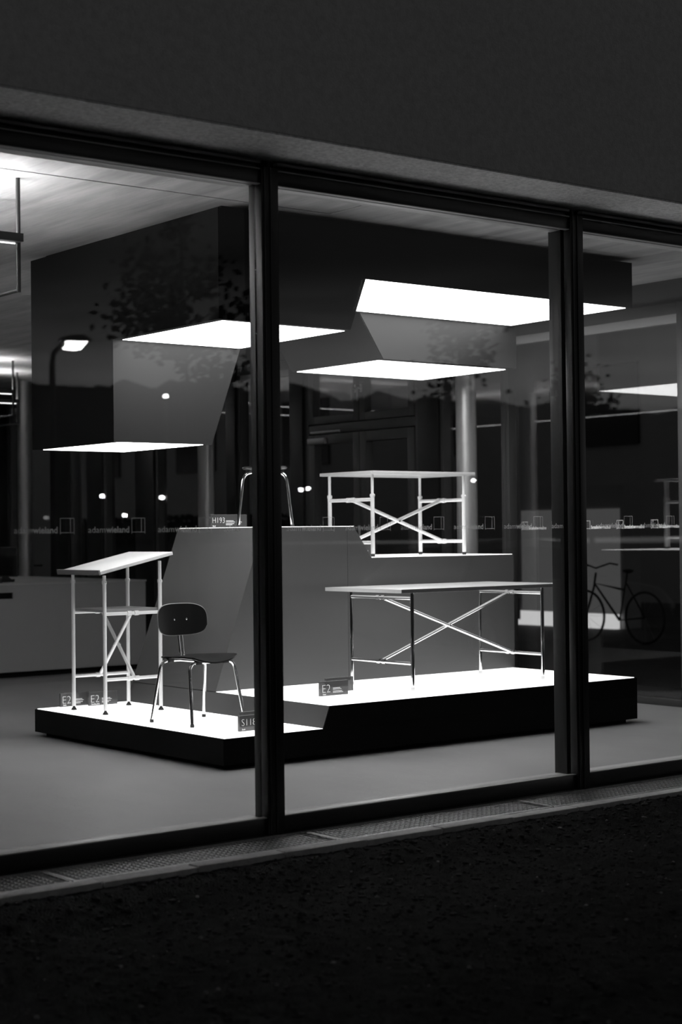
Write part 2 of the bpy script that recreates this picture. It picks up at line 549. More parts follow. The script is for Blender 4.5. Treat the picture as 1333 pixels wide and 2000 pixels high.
for y in (WY(6.235), WY(6.335)):
    MB().tube([(XR - 0.06, y, 0.8), (XR - 0.06, y, 1.5)], 0.014, 10).build('pull_handle', M['steel'], d)
MB().tube([(XR - 0.03, WY(12.93), 1.05), (XR - 0.08, WY(12.93), 1.05), (XR - 0.08, WY(13.06), 1.05)], 0.012, 8).build('door_handle', M['black_plastic'], structure(thing('door_2')))

# round columns along the side wall
for i, y in enumerate((4.27, 8.46, 12.67)):
    c = MB().lathe([(0.094, 0.0), (0.094, CEIL)], (10.05, y, 0.0), 40).build('trim_%d' % (i + 10), M['column'])
    structure(c)

# ------------------------------------------------------------------ luminous display: platform
X0, X1, Y0, Y1, YS = 5.63, 9.315, 1.64, 4.04, 2.93
Z1, Z2, Z3, Z4 = 0.194, 0.335, 1.242, 1.475
def xl(z): return 6.395 + 0.365 * (z - Z1)          # leaning side of the steps
def xm(z): return 7.683 + (Z4 - z) * 0.72           # leaning shoulder of the tall block
stage = thing('display_platform', 'stepped black display platform with white tops and a tall grey block behind the window', 'platform', (7.4, 2.8, 0))
MB().box(X0 + 0.06, X1 - 0.06, Y0 + 0.06, Y1 - 0.06, 0, 0.03).build('toe_recess', M['stage_black'], stage)
MB().box(X0, X1, Y0, Y1, 0.03, Z1 - 0.004).build('base', M['stage_black'], stage, bevel=0.002)
MB().prism([(X0 + .015, Y0 + .012), (xl(Z1) - 0.002, Y0 + .012), (xl(Z1) - 0.002, Y1 - .012), (X0 + .015, Y1 - .012)], 'z', Z1 - 0.004, Z1).build('low_top', M['stage_white'], stage)
MB().prism([(xl(Z1), Z1 - 0.004), (X1, Z1 - 0.004), (X1, Z2 - 0.004), (xl(Z2), Z2 - 0.004)], 'y', Y0, YS).build('middle_step', M['stage_black'], stage)
t = 0.006
MB().prism([(xl(Z1) - t, Z1), (xl(Z1), Z1), (xl(Z2), Z2 - 0.004), (xl(Z2) - t, Z2 - 0.004)], 'y', Y0 + 0.004, Y1).build('step_riser', M['stage_grey'], stage)
MB().box(xl(Z2), X1 - .018, Y0 + .012, YS, Z2 - 0.004, Z2).build('middle_top', M['stage_white'], stage)
tower = [(xl(Z2), Z2 - .004), (X1, Z2 - .004), (X1, Z3 - .004), (xm(Z3), Z3 - .004), (xm(Z4), Z4 - .004), (xl(Z4), Z4 - .004)]
MB().prism(tower, 'y', YS + 0.006, Y1).build('tall_block', M['stage_black'], stage)
# grey facing boards on the block's front, one per joint
def facing(a, b):
    return [p for p in a] + [p for p in b]
jx = 7.62
MB().prism([(xl(Z2), Z2), (jx, Z2), (jx, Z4 - .004), (xl(Z4), Z4 - .004)], 'y', YS, YS + 0.006).build('front_board', M['stage_grey'], stage)
MB().prism([(jx + .003, Z2), (X1, Z2), (X1, Z3 - .004), (xm(Z3), Z3 - .004), (xm(Z4), Z4 - .004), (jx + .003, Z4 - .004)], 'y', YS, YS + 0.006).build('front_board', M['stage_grey'], stage)
MB().prism([(xl(Z2) - t, Z2), (xl(Z2), Z2), (xl(Z4), Z4 - .004), (xl(Z4) - t, Z4 - .004)], 'y', YS, Y1).build('side_board', M['stage_grey'], stage)
MB().box(xl(Z4), xm(Z4), YS, Y1 - .01, Z4 - .004, Z4).build('high_top', M['stage_white'], stage)
MB().box(xm(Z3) + .004, X1 - .015, YS, Y1 - .01, Z3 - .004, Z3).build('upper_top', M['stage_white'], stage)

# ------------------------------------------------------------------ luminous display: canopy
U1, U2, U3, TOP = 2.045, 2.725, 3.063, 3.40
YC = 2.90
def xb(z): return 6.645 + (z - U2) * 0.388          # front step
def xa(z): return 6.406 + (z - U1) * 0.363          # low rear field, right side
def xd(z): return 7.958 - (z - U2) * 0.68           # right rear field, left side
can = thing('light_canopy', 'black stepped ceiling canopy with white luminous fields hung above the display platform', 'canopy', (7.4, 2.8, CEIL))
XC0, XC1 = 5.63, 9.32
MB().box(XC0 + .08, XC1 - .22, Y0 + .08, Y1 - .08, TOP - .01, CEIL + 0.004).build('ceiling_mount', M['stage_black'], can)
MB().prism([(XC0, U2), (xb(U2), U2), (xb(U3), U3), (XC1, U3), (XC1, TOP), (XC0, TOP)], 'y', Y0, YC).build('front_box', M['stage_black'], can)
MB().prism([(XC0, U1), (xa(U1), U1), (xa(U3), U3), (xd(U3), U3), (xd(U2), U2), (XC1, U2), (XC1, TOP), (XC0, TOP)], 'y', YC, Y1).build('rear_box', M['stage_black'], can)
MB().prism([(XC0, U1), (xa(U1), U1), (xa(U2), U2), (XC0, U2)], 'y', YC - .006, YC).build('rear_board', M['canopy_grey'], can)
MB().prism([(xd(U2), U2), (XC1 + .02, U2), (XC1 + .02, U3), (xd(U3), U3)], 'y', YC - .006, YC).build('rear_board', M['canopy_grey'], can)
MB().prism([(xd(U2) - t, U2), (xd(U2), U2), (xd(U3), U3), (xd(U3) - t, U3)], 'y', YC, Y1).build('side_board', M['canopy_grey'], can)
MB().prism([(xa(U1), U1), (xa(U1) + t, U1), (xa(U3) + t, U3), (xa(U3), U3)], 'y', YC, Y1).build('side_board', M['canopy_grey'], can)
g = 0.05
for (x0, x1, y0, y1, z) in ((XC0 + .05, xa(U1) - .06, YC - .02 + .03, Y1 - .07, U1), (XC0 + .06, xb(U2) - .01, Y0 + .05, YC - .03, U2), (xb(U3) + .005, XC1 - .07, Y0 + .005, YC - .04, U3), (xd(U2) + .03, XC1 - .01, YC + .09, Y1 + .03 - .05, U2)):
    MB().box(x0, x1, y0, y1, z - .004, z + .004).build('light_field', M['panel_glow'], can, smooth=False)

# ------------------------------------------------------------------ furniture on the platform
def foot_cone(x, y, z):
    return MB().lathe([(0.020, 0.0), (0.020, 0.006), (0.009, 0.022), (0.009, 0.03)], (x, y, z), 14)

def frame_table(root, xs, ys, zb, ztop, r, mt, rails, axis, collar=None, foot='cap', tops=None, r_up=None):
    """four legs, rails joining them in pairs along «axis», and two crossing braces between the pairs."""
    for i, x in enumerate(xs):
        for j, y in enumerate(ys):
            zt = tops[(i, j)] if tops else ztop
            b = zb + (0.028 if foot == 'cone' else 0.022)
            mb = MB()
            if collar:
                mb.tube([(x, y, b), (x, y, collar)], r, 14).tube([(x, y, collar), (x, y, zt)], r_up or r * .72, 14)
            else:
                mb.tube([(x, y, b), (x, y, zt)], r, 14)
            lg = mb.build('leg', mt, root)
            if foot == 'cone':
                foot_cone(x, y, zb).build('foot', M['rubber'], lg)
            else:
                MB().lathe([(r * .98, 0.0), (r * 1.06, 0.003), (r * 1.06, 0.022)], (x, y, zb), 14).build('foot', M['rubber'] if mt is not M['chrome'] else M['steel'], lg)
            if collar:
                MB().lathe([(r * 1.25, 0), (r * 1.25, 0.022)], (x, y, collar - .012), 14).tube([(x, y - .028, collar), (x, y + .028, collar)], .004, 8).build('collar', mt, lg)
    rr = r * .88
    mids = {}
    for z in rails:
        if axis == 'y':
            for i, x in enumerate(xs):
                MB().tube([(x, ys[0], z), (x, ys[1], z)], rr, 12).build('rail', mt, root)
                mids[(i, z)] = (x, (ys[0] + ys[1]) / 2, z)
        else:
            for j, y in enumerate(ys):
                MB().tube([(xs[0], y, z), (xs[1], y, z)], rr, 12).build('rail', mt, root)
                mids[(j, z)] = ((xs[0] + xs[1]) / 2, y, z)
    lo, hi = rails
    for k, (p, q) in enumerate(((mids[(0, hi)], mids[(1, lo)]), (mids[(0, lo)], mids[(1, hi)]))):
        p, q = Vector(p), Vector(q)
        side = Vector((0, 1, 0)) if axis == 'y' else Vector((1, 0, 0))
        sh = side * (rr * (1 if k else -1)) * 1.0
        d = (q - p).normalized()
        br = MB().tube([p + sh + d * .02, q + sh - d * .02], rr, 12).build('brace', mt, root)
        for e in (p, q):
            MB().tube([e - side * .045, e - side * .012], rr * 1.4, 12).build('clamp', mt, br)
            MB().tube([e + side * .012, e + side * .045], rr * 1.4, 12).build('clamp', mt, br)
    c = (Vector(mids[(0, hi)]) + Vector(mids[(1, lo)])) / 2
    MB().tube([c - side * .03, c + side * .03], rr * .6, 10).build('cross_bolt', M['screw'], root)

# chromed table on the middle step
tb = thing('table', 'white topped table on polished chrome legs with crossed braces on middle step', 'table', (8.08, 2.35, Z2))
frame_table(tb, (7.455, 8.712), (2.012, 2.685), Z2, 1.008, 0.0135, M['chrome'], (0.520, 0.968), 'y')
MB().box(7.287, 8.882, 1.925, 2.772, 1.010, 1.036).build('table_top', M['white_board'], tb, bevel=0.0015)
MB().box(7.287, 8.882, 1.921, 1.925, 1.0105, 1.0355).build('front_edge', M['board_edge'], tb)  # weaker light on the front side is put into this darker edge

# white table on the upper step
tu = thing('table', 'low white table with telescopic white legs on the upper step', 'table', (8.44, 3.32, Z3))
frame_table(tu, (7.972, 8.905), (3.062, 3.59), Z3, 1.866, 0.0155, M['white_steel'], (1.350, 1.676), 'y', collar=1.708)
MB().box(7.925, 8.985, 3.012, 3.655, 1.868, 1.892).build('table_top', M['white_board'], tu, bevel=0.0015)

# standing desk on the low step
sd = thing('standing_desk', 'tall white standing desk with tilted writing board and a middle shelf', 'desk', (6.02, 3.55, Z1))
frame_table(sd, (5.795, 6.243), (3.325, 3.765), Z1, 1.2, 0.0135, M['white_steel'], (0.432, 0.884), 'x', collar=1.103, foot='cone', tops={(0, 0): 1.150, (0, 1): 1.150, (1, 0): 1.243, (1, 1): 1.243}, r_up=0.0115)
x0, x1, zA, zB = 5.705, 6.285, 1.158, 1.285
nx, nz = -(zB - zA) / math.hypot(x1 - x0, zB - zA), (x1 - x0) / math.hypot(x1 - x0, zB - zA)
th = 0.022
MB().prism([(x0, zA), (x1, zB), (x1 + nx * th, zB + nz * th), (x0 + nx * th, zA + nz * th)], 'y', 3.215, 3.80).build('writing_board', M['desk_board'], sd, bevel=0.001)
MB().prism([(x0 - .012, zA - .004), (x0, zA - .002), (x0 + nx * th * 1.5, zA + nz * th * 1.5), (x0 - .012 + nx * th * 1.5, zA - .002 + nz * th * 1.5)], 'y', 3.215, 3.80).build('pencil_ledge', M['board_edge'], sd)
MB().box(5.80, 6.238, 3.345, 3.745, 0.894, 0.914).build('shelf', M['shelf_board'], sd, bevel=0.001)
for (x, z0, z1) in ((5.795, 1.143, 1.178), (6.243, 1.236, 1.277)):
    MB().tube([(x, 3.31, z1 - .004), (x, 3.78, z1 - .004)], .006, 8).build('tilt_rod', M['white_steel'], sd)

# chair on the low step (front towards +x)
ch = thing('chair', 'black plywood chair with chromed tubular legs on the low step facing the window', 'chair', (6.012, 2.495, Z1), math.radians(-86), local=True)
R = 0.0105
SEAT = 0.405
def leg_pair(root, xf, xt, ztop):
    for s in (-1, 1):
        foot, top, mid = (xf, s * .215, .012), (xt, s * .180, ztop), (xt, 0, ztop)
        pts = [foot] + bend(foot, top, mid, .055, 8) + [mid]
        lg = MB().tube(pts, R, 12).build('leg', M['chrome'], root)
        MB().lathe([(.0125, 0), (.0135, .006), (.0125, .02)], (xf, s * .215, 0), 14).build('foot_cap', M['rubber'], lg)
leg_pair(ch, -.222, -.155, SEAT - .002)
leg_pair(ch, .218, .150, SEAT - .002)
MB().tube([(-.155, -.03, SEAT - .002), (.150, -.03, SEAT - .002)], .009, 10).tube([(-.155, .03, SEAT - .002), (.150, .03, SEAT - .002)], .009, 10).build('underframe', M['chrome'], ch)
for (x, y) in ((-.155, -.11), (-.155, .11), (.15, -.11), (.15, .11)):
    MB().box(x - .016, x + .016, y - .022, y + .022, SEAT - .016, SEAT + .016).build('seat_pad', M['rubber'], ch, bevel=.003)
def seat_fn(u, v, dz=0.0):
    a, b = u * 2 - 1, v * 2 - 1                        # a: back to front, b: side
    sx = .205 * (1 - .10 * abs(b) ** 5)
    wy = .215 * (1 - .16 * max(0, -a) ** 2) * (1 - .18 * abs(a) ** 8)
    f = (a + 1) / 2
    z = SEAT + .018 + .016 * b * b * f - .020 * (1 - b * b) * f * f - .008 * max(0, a - .7) / .3
    return Vector((a * sx, b * wy, z + dz))
def slab(fn, nu, nv, th):
    mb = MB()
    mb.grid(lambda u, v: fn(u, v, th), nu, nv)
    mb.grid(lambda u, v: fn(u, v, 0), nu, nv)
    n = (nu + 1) * (nv + 1)
    def idx(i, j, k): return k * n + i * (nv + 1) + j
    ring = [(i, 0) for i in range(nu)] + [(nu, j) for j in range(nv)] + [(i, nv) for i in range(nu, 0, -1)] + [(0, j) for j in range(nv, 0, -1)]
    for a in range(len(ring)):
        p, q = ring[a], ring[(a + 1) % len(ring)]
        mb.f.append((idx(*p, 0), idx(*q, 0), idx(*q, 1), idx(*p, 1)))
    return mb
slab(seat_fn, 16, 16, .010).build('seat', M['black_ply'], ch)
# backrest: a rounded, sideways curved plywood shell
BZ = .664
def back_outline(t):
    c, s = math.cos(t), math.sin(t)
    e = 0.62 if s > 0 else 0.50
    y = .200 * math.copysign(abs(c) ** .60, c) * (1.0 if s > -0.2 else 0.97)
    z = (.108 if s > 0 else .098) * math.copysign(abs(s) ** e, s)
    return y, z
def back_mesh(th, name, mt, parent, scale=1.0, x_off=0.0):
    mb = MB(); n, rings = 48, 7
    for side in (0, 1):
        for k in range(rings + 1):
            f = k / rings
            for j in range(n):
                y, z = back_outline(2 * math.pi * j / n)
                y, z = y * f * scale, z * f * scale
                x = -.205 + .95 * y * y - .12 * z + (th if side else 0) + x_off
                mb.v.append((x, y, BZ + z))
    tot = (rings + 1) * n
    for side in (0, 1):
        for k in range(rings):
            for j in range(n):
                q = (j + 1) % n
                a = side * tot + k * n
                mb.f.append((a + j, a + q, a + n + q, a + n + j))
    for j in range(n):
        q = (j + 1) % n
        a, b = rings * n, tot + rings * n
        mb.f.append((a + j, a + q, b + q, b + j))
    o = mb.build(name, mt, parent, fix=False)
    bm = bmesh.new(); bm.from_mesh(o.data)
    bmesh.ops.remove_doubles(bm, verts=bm.verts, dist=1e-5)
    bmesh.ops.recalc_face_normals(bm, faces=bm.faces)
    bm.to_mesh(o.data); bm.free()
    return o
br = back_mesh(.010, 'backrest', M['black_ply'], ch)
rim = MB()
pts = []
for j in range(49):
    y, z = back_outline(2 * math.pi * j / 48)
    pts.append((-.200 + .95 * y * y - .12 * z, y * 1.002, BZ + z * 1.004))
rim.tube(pts, .0042, 6, caps=False).build('backrest_edge', M['ply_edge'], br)
for s in (-.05, .05):
    MB().lathe([(.0065, 0), (.0065, .004), (.003, .006)], (0, 0, 0), 12).build('screw', M['screw'], br)
    k = [c for c in kids(br) if c.name.startswith('screw')][-1]
    k.location = (-.192 + .95 * s * s, s, BZ + .005)
    k.rotation_euler = (0, math.radians(90), 0)
for s in (-.013, .013):
    MB().tube([(-.212, s, BZ + .02), (-.190, s, BZ - .11)] + bend((-.190, s, BZ - .11), (-.168, s, SEAT + .01), (-.06, s, SEAT + .004), .04) + [(-.04, s, SEAT + .004)], .0062, 8).build('back_post', M['chrome'], ch)

# round stool on the high step
st = thing('stool', 'round stool with chromed bent legs on the tall block', 'stool', (7.215, 3.40, Z4), math.radians(18), local=True)
MB().lathe([(.120, .425), (.160, .429), (.168, .438), (.166, .446), (.158, .450), (.02, .447)], (0, 0, 0), 40).build('seat', M['stool_seat'], st)
for k in range(4):
    a = math.pi / 4 + k * math.pi / 2
    c, s = math.cos(a), math.sin(a)
    foot, top, mid = (.205 * c, .205 * s, .010), (.158 * c, .158 * s, .408), (.0, .0, .408)
    lg = MB().tube([foot] + bend(foot, top, mid, .07, 8) + [(.03 * c, .03 * s, .408)], .0115, 12).build('leg', M['chrome'], st)
    MB().lathe([(.0135, 0), (.0145, .005), (.013, .018)], (foot[0], foot[1], 0), 12).build('foot_cap', M['rubber'], lg)
    MB().lathe([(.016, 0), (.016, .012)], (.13 * c, .13 * s, .413), 12).build('seat_pad', M['rubber'], st)

# small acrylic description blocks
def sign(code, sub, lines, label, x, y, z, w=.235, h=.097, d=.020, rz=0.0):
    r = thing('display_sign', label, 'sign', (x + w / 2, y, z), rz, 'small acrylic signs on the display platform', local=True)
    blk = MB().box(-w / 2, w / 2, -d / 2, d / 2, 0, h).build('acrylic_block', M['acrylic'], r, smooth=False)
    e = .0009
    MB().box(-w / 2, w / 2, -d / 2, d / 2, h, h + e).build('polished_edge', M['acrylic_edge'], r, smooth=False)
    if code:
        big = len(code) < 3
        sz, wt = (.080, -.0020) if big else (.062, -.0014)
        b0, b1 = text_mesh(code, sz, wt)[1]
        kx = (.066 if big else .108) / (b1 - b0)
        for n_, ch_ in enumerate(code):
            end = text_mesh(code[:n_ + 1], sz, wt)[1][1]
            me, (a, b) = text_mesh(ch_, sz, wt)
            for v in me.vertices:
                v.co = Vector((-w / 2 + .016 + (end - (b - v.co.x) - b0) * kx, -d / 2 - .001 - v.co.z, (.022 if big else .034) + v.co.y))
            me.materials.clear(); me.materials.append(M['sign_text'])
            o = bpy.data.objects.new('letter', me); COL.objects.link(o); o.parent = r
    if sub:
        me, (a, b) = text_mesh(sub, .0125, .0003)
        for v in me.vertices:
            v.co = Vector((-w / 2 + .017 + (v.co.x - a), -d / 2 - .001 - v.co.z, .008 + v.co.y))
        me.materials.clear(); me.materials.append(M['sign_text'])
        o = bpy.data.objects.new('caption_lettering', me); COL.objects.link(o); o.parent = r
    mb = MB()
    lx = w / 2 - (.130 if len(code) < 3 else .098)
    zz = .052
    for i, q in enumerate(lines):
        mb.box(lx, lx + q * .82, -d / 2 - .001, -d / 2, zz - .0036, zz)
        zz -= .0085 if i != 1 else .0125
    mb.build('text_lines', M['sign_text'], r, smooth=False)
    return r
sign('E2', 'Table', (.075, .088, .095, .105), 'acrylic E2 sign standing in front of another by the chrome table', 6.752, 2.15, Z2)
sign('', '', (.045, .075, .06, .09), 'acrylic sign behind another one beside the chrome table leg', 6.945, 2.335, Z2)
sign('E2', 'Table', (.085, .10, .09, .07), 'acrylic E2 sign behind the standing desk nearest its low side', 5.815, 4.005, Z1)
sign('E2', 'Standing desk', (.085, .10, .09, .07), 'acrylic E2 sign reading standing desk behind the desk legs', 6.005, 3.93, Z1)
sign('S118', 'Stuhl', (.085, .10, .09, .07), 'acrylic S118 sign at the corner of the low step before the chair', 5.905, 1.875, Z1)
sign('', '', (.085, .10, .09, .07), 'acrylic sign standing behind the S118 sign on the low step', 6.04, 2.05, Z1)
sign('H193', 'Stool', (.085, .10, .09, .07), 'acrylic H193 sign on the tall block beside the stool', 6.895, 3.66, Z4)
sign('', '', (.085, .10, .09, .07), 'acrylic sign behind the H193 sign and the stool leg', 7.03, 3.72, Z4)
sign('', '', (.085, .10, .09, .07), 'acrylic sign on the upper step behind the low white table leg', 8.02, 3.42, Z3)

# ------------------------------------------------------------------ counter at the back
ct = thing('counter', 'long pale sales counter with a recessed pull standing at the back of the shop', 'counter', (7.8, 10.4, 0))
MB().box(6.05, 9.30, 8.65, 12.25, 0, 0.055).build('plinth', M['stage_black'], ct)
MB().box(6.0, 7.78, 8.585, 8.605, 0.06, 0.80).box(6.0, 7.44, 8.585, 8.605, 0.80, 0.935).box(7.78, 9.34, 8.585, 8.605, 0.06, 0.935).box(7.44, 7.78, 8.585, 8.605, 0.862, 0.935).build('front_panel', M['counter'], ct, smooth=False)
MB().box(7.44, 7.78, 8.603, 8.64, 0.80, 0.862).build('pull_recess', M['stage_black'], ct)
MB().box(6.0, 9.34, 8.605, 12.3, 0.055, 0.934).build('carcass', M['counter'], ct, smooth=False)
MB().box(5.99, 9.35, 8.575, 12.31, 0.936, 0.952).build('worktop', M['counter_top'], ct, bevel=.002)
mo = thing('monitor', 'black computer monitor standing on the pale sales counter', 'monitor', (7.78, 9.05, .952), math.radians(-25), local=True)
MB().lathe([(.11, 0), (.11, .008), (.02, .014)], (0, 0, 0), 24).build('base', M['black_plastic'], mo)
MB().tube([(0, .03, .01), (0, .03, .22)], .018, 10).build('stand', M['black_plastic'], mo)
MB().box(-.26, .26, -.01, .03, .06, .37).build('screen_housing', M['black_plastic'], mo, bevel=.006)
MB().box(-.25, .25, -.012, -.01, .075, .36).build('screen', M['car_glass'], mo)
tp = thing('tape_dispenser', 'small black tape dispenser with a pale roll on the sales counter', 'tape dispenser', (8.02, 9.2, .952), math.radians(10), local=True)
MB().prism([(-.085, 0), (.085, 0), (.09, .03), (.05, .028), (.02, .05), (-.02, .075), (-.06, .07), (-.085, .03)], 'y', -.03, .03).build('body', M['black_plastic'], tp, bevel=.006)
MB().tube([(-.035, -.012, .055), (-.035, .012, .055)], .036, 20).build('tape_roll', M['counter_top'], tp)

# ------------------------------------------------------------------ pendant lamps
def pendant(label, a, b, depth, low, glowing='tube_glow', width=.035, inset=.03):
    """lamp body with tubes from a to b (same height), hung on two rods at each end; a low bar joins the rods of a pair."""
    a, b = Vector(a), Vector(b)
    r = thing('pendant_lamp', label, 'lamp', ((a.x + b.x) / 2, (a.y + b.y) / 2, CEIL))
    d = (b - a).normalized()
    w = Vector((d.y, -d.x, 0))
    if w.y < 0 or (w.y == 0 and w.x > 0): w = -w
    z = Vector((0, 0, 1))
    for p in (a, b):
        for q in (p, p + w * depth):
            MB().tube([(q.x, q.y, low), (q.x, q.y, CEIL + .004)], .013, 12).build('rod', M['pendant'], r)
        q = p + w * depth
        MB().tube([(p.x, p.y, low + .01), (q.x, q.y, low + .01)], .011, 10).build('low_bar', M['pendant'], r)
    def bar(p, q, w0, z0, z1):
        k = MB()
        for zz in (z0, z1):
            for pt, sg in ((p, -1), (p, 1), (q, 1), (q, -1)):
                v = pt + w * w0 * sg
                k.v.append((v.x, v.y, pt.z + zz))
        k.f += [(3, 2, 1, 0), (4, 5, 6, 7), (0, 1, 5, 4), (1, 2, 6, 5), (2, 3, 7, 6), (3, 0, 4, 7)]
        return k
    tray = bar(a, b, width + .012, -.016, .004)
    for sg in (-1, 1):
        lip = bar(a + w * (width + .009) * sg, b + w * (width + .009) * sg, .003, .004, .030)
        n0 = len(tray.v)
        tray.v += lip.v
        tray.f += [tuple(n0 + q for q in f) for f in lip.f]
    tray.build('lamp_body', M['pendant'], r, smooth=False)
    bar(a + d * inset, b - d * inset, width, .004, .010).build('uplight', M[glowing], r, smooth=False)
    bar(a + d * .02, b - d * .02, .003, -.023, -.016).build('under_strip', M['strip_glow'], r, smooth=False)
    return r
pendant('dark steel pendant lamp with a bright light strip hanging nearest the shop window', (1.55, 1.715, 3.08), (4.335, 1.715, 3.08), .62, 2.79, 'near_glow', .05, .06)
pendant('unseen fill lamp added to brighten the ceiling, hung low between the counter end and the shop window', (1.2, 2.5, 2.80), (3.85, 2.5, 2.80), .4, 2.6, 'fill_glow', .10, .10)  # invented lamp out of view, brightens the ceiling
pendant('dark steel pendant lamp with a bright light strip above the monitor on the sales counter', (5.9, 10.5, 3.07), (8.78, 10.5, 3.07), .62, 2.80)
pendant('dark steel pendant lamp with a bright light strip hanging deepest in the shop', (6.5, 11.7, 3.07), (9.45, 11.7, 3.07), .62, 2.80)
pendant('unseen dark steel pendant lamp whose long light strip mirrors as a streak in the side glazing', (4.0, 6.8, 3.0), (4.0, 12.3, 3.0), .5, 2.72)  # out of view; placed to make the streak mirrored in the side glazing

# ------------------------------------------------------------------ pavement strip and soil outside
cb = thing('curb', kind='structure')
cx = [0.2 + 0.487 * i for i in range(26)]
for i in range(25):
    dy, dz = random.uniform(-.004, .004), random.uniform(-.004, .003)
    MB().box(cx[i] + .004, cx[i + 1] - .004, -.425 + dy, -.335 + dy, -.30, -.060 + dz).build('curb_stone', M['curb'], cb, bevel=.008)
structure(MB().box(-6, 14, -.33, .02, -.45, -.16).build('drain_channel', M['stage_black'], smooth=False))
GR = [(2.03, 3.51, 'galvanised drain grate under the glass nearest the counter end'), (3.52, 4.97, 'galvanised drain grate below the pane before the standing desk'), (4.98, 6.43, 'galvanised drain grate below the middle pane before the low step corner'), (6.44, 7.9, 'fine galvanised drain grate below the pane past the second mullion'), (7.91, 9.4, 'galvanised drain grate farthest along the shop window')]
bar_mesh = cross_mesh = None
for gi, (a, b, lab) in enumerate(GR):
    gr = thing('drain_grate', lab, 'grate', ((a + b) / 2, -.17, -.09), group='drain grates along the shop window')
    MB().box(a, b, -.330, -.322, -.09, -.062).box(a, b, -.030, -.022, -.09, -.062).box(a, a + .006, -.322, -.030, -.09, -.060).box(b - .006, b, -.322, -.030, -.09, -.060).build('rim', M['galv'], gr, smooth=False)
    pitch = .0333
    n = int((b - a - .02) / pitch)
    for k in range(n):
        x = a + .022 + k * pitch
        if bar_mesh is None:
            o = MB().box(-.0022, .0022, -.146, .146, -.011, .011).build('bar', M['galv'], None, smooth=False)
            bar_mesh = o.data; o.parent = gr
        else:
            o = bpy.data.objects.new('bar', bar_mesh); COL.objects.link(o); o.parent = gr
        o.location = (x - (a + b) / 2, -.176 + .17, .0145)
    for k in range(8):
        y = -.30 + k * .0355
        MB().box(a + .006, b - .006, y - .0012, y + .0012, -.0685, -.0635).build('cross_bar', M['galv'], gr, smooth=False)

# soil: uneven bed with crumbs
from mathutils import noise as NZ
def soil_z(x, y):
    bank = min(1.0, max(0.0, (-.43 - y) / .40))  # soil raised over the curb's front, standing in for the shade there
    z = -.088 - .072 * bank * bank * (3 - 2 * bank)
    z += .018 * NZ.noise(Vector((x * 1.3, y * 1.3, 0))) * bank + .012 * NZ.noise(Vector((x * 5, y * 5, 3))) * (.3 + .7 * bank)
    return z + .007 * NZ.noise(Vector((x * 15, y * 15, 7))) + .006 * NZ.noise(Vector((x * 38, y * 38, 9)))
mb = MB()
mb.grid(lambda u, v: (lambda x, y: Vector((x, y, soil_z(x, y))))(0.2 + 9.5 * u, -4.4 + 3.98 * v), 430, 190)
so = mb.build('ground', M['soil'], fix=False)
structure(so)
structure(MB().box(-40, 60, -9.0, -.43, -.8, -.22).build('ground_base', M['soil'], smooth=False))
# crumbs and pebbles
mb = MB()
ico = [(0, 0, 1), (.9, 0, .45), (.28, .85, .45), (-.72, .53, .45), (-.72, -.53, .45), (.28, -.85, .45), (.72, .53, -.45), (-.28, .85, -.45), (-.9, 0, -.45), (-.28, -.85, -.45), (.72, -.53, -.45), (0, 0, -1)]
icf = [(0, 1, 2), (0, 2, 3), (0, 3, 4), (0, 4, 5), (0, 5, 1), (1, 6, 2), (2, 7, 3), (3, 8, 4), (4, 9, 5), (5, 10, 1), (6, 7, 2), (7, 8, 3), (8, 9, 4), (9, 10, 5), (10, 6, 1), (11, 7, 6), (11, 8, 7), (11, 9, 8), (11, 10, 9), (11, 6, 10)]
def lumps(count, r0, r1, seed):
    rnd = random.Random(seed)
    mb = MB()
    for _ in range(count):
        x, y = rnd.uniform(2.2, 8.6), -.44 - 3.6 * rnd.random() ** 1.4
        r = r0 + (r1 - r0) * rnd.random() ** 3
        k = len(mb.v); a = rnd.random() * 6.28
        sx, sy, sz = r * rnd.uniform(.7, 1.4), r * rnd.uniform(.7, 1.2), r * rnd.uniform(.5, .9)
        for (p, q, w) in ico:
            j = rnd.uniform(.8, 1.2)
            X, Y = p * sx * j, q * sy * j
            mb.v.append((x + X * math.cos(a) - Y * math.sin(a), y + X * math.sin(a) + Y * math.cos(a), soil_z(x, y) + w * sz * j))
        mb.f += [tuple(k + i for i in f) for f in icf]
    return mb
tag(lumps(14000, .003, .016, 3).build('soil_crumbs', M['crumb'], fix=False), 'loose crumbs of dark soil scattered over the bed before the curb', 'soil', kind='stuff')
tag(lumps(260, .004, .012, 5).build('pebbles', M['stone'], fix=False), 'small pale pebbles lying in the dark soil bed', 'pebbles', kind='stuff')

# ------------------------------------------------------------------ outside beyond the side wall
structure(MB().box(XR + .15, 60, .16, 60, -.4, -.06).build('pavement', M['paving'], smooth=False))
structure(MB().box(10.6, 60, -.43, .16, -.4, -.06).build('pavement_corner', M['paving'], smooth=False))
sh = thing('shop_display', 'backlit white shop display with a bright ledge seen through the side glazing', 'display', (18.8, 11.4, -.06))
MB().box(18.72, 19.0, 10.38, 12.46, .16, 1.75).build('backlit_panel', M['shop_glow'], sh, smooth=False)
MB().box(18.62, 18.72, 10.38, 12.46, -.06, .02).box(18.68, 18.72, 10.38, 12.46, .02, .16).build('ledge', M['ledge_glow'], sh, smooth=False)
MB().box(18.75, 19.1, 10.30, 12.54, 1.75, 2.1).box(18.75, 19.1, 10.30, 10.38, -.06, 1.75).box(18.75, 19.1, 12.46, 12.54, -.06, 1.75)  .build('surround', M['neighbour'], sh, smooth=False)
nb = thing('building', 'pale rendered neighbouring building seen dimly through the side glazing', 'building', (27, 25, -.06))
MB().box(26, 34, 3.0, 60, -.06, 9.0).build('wall', M['neighbour'], nb, smooth=False)
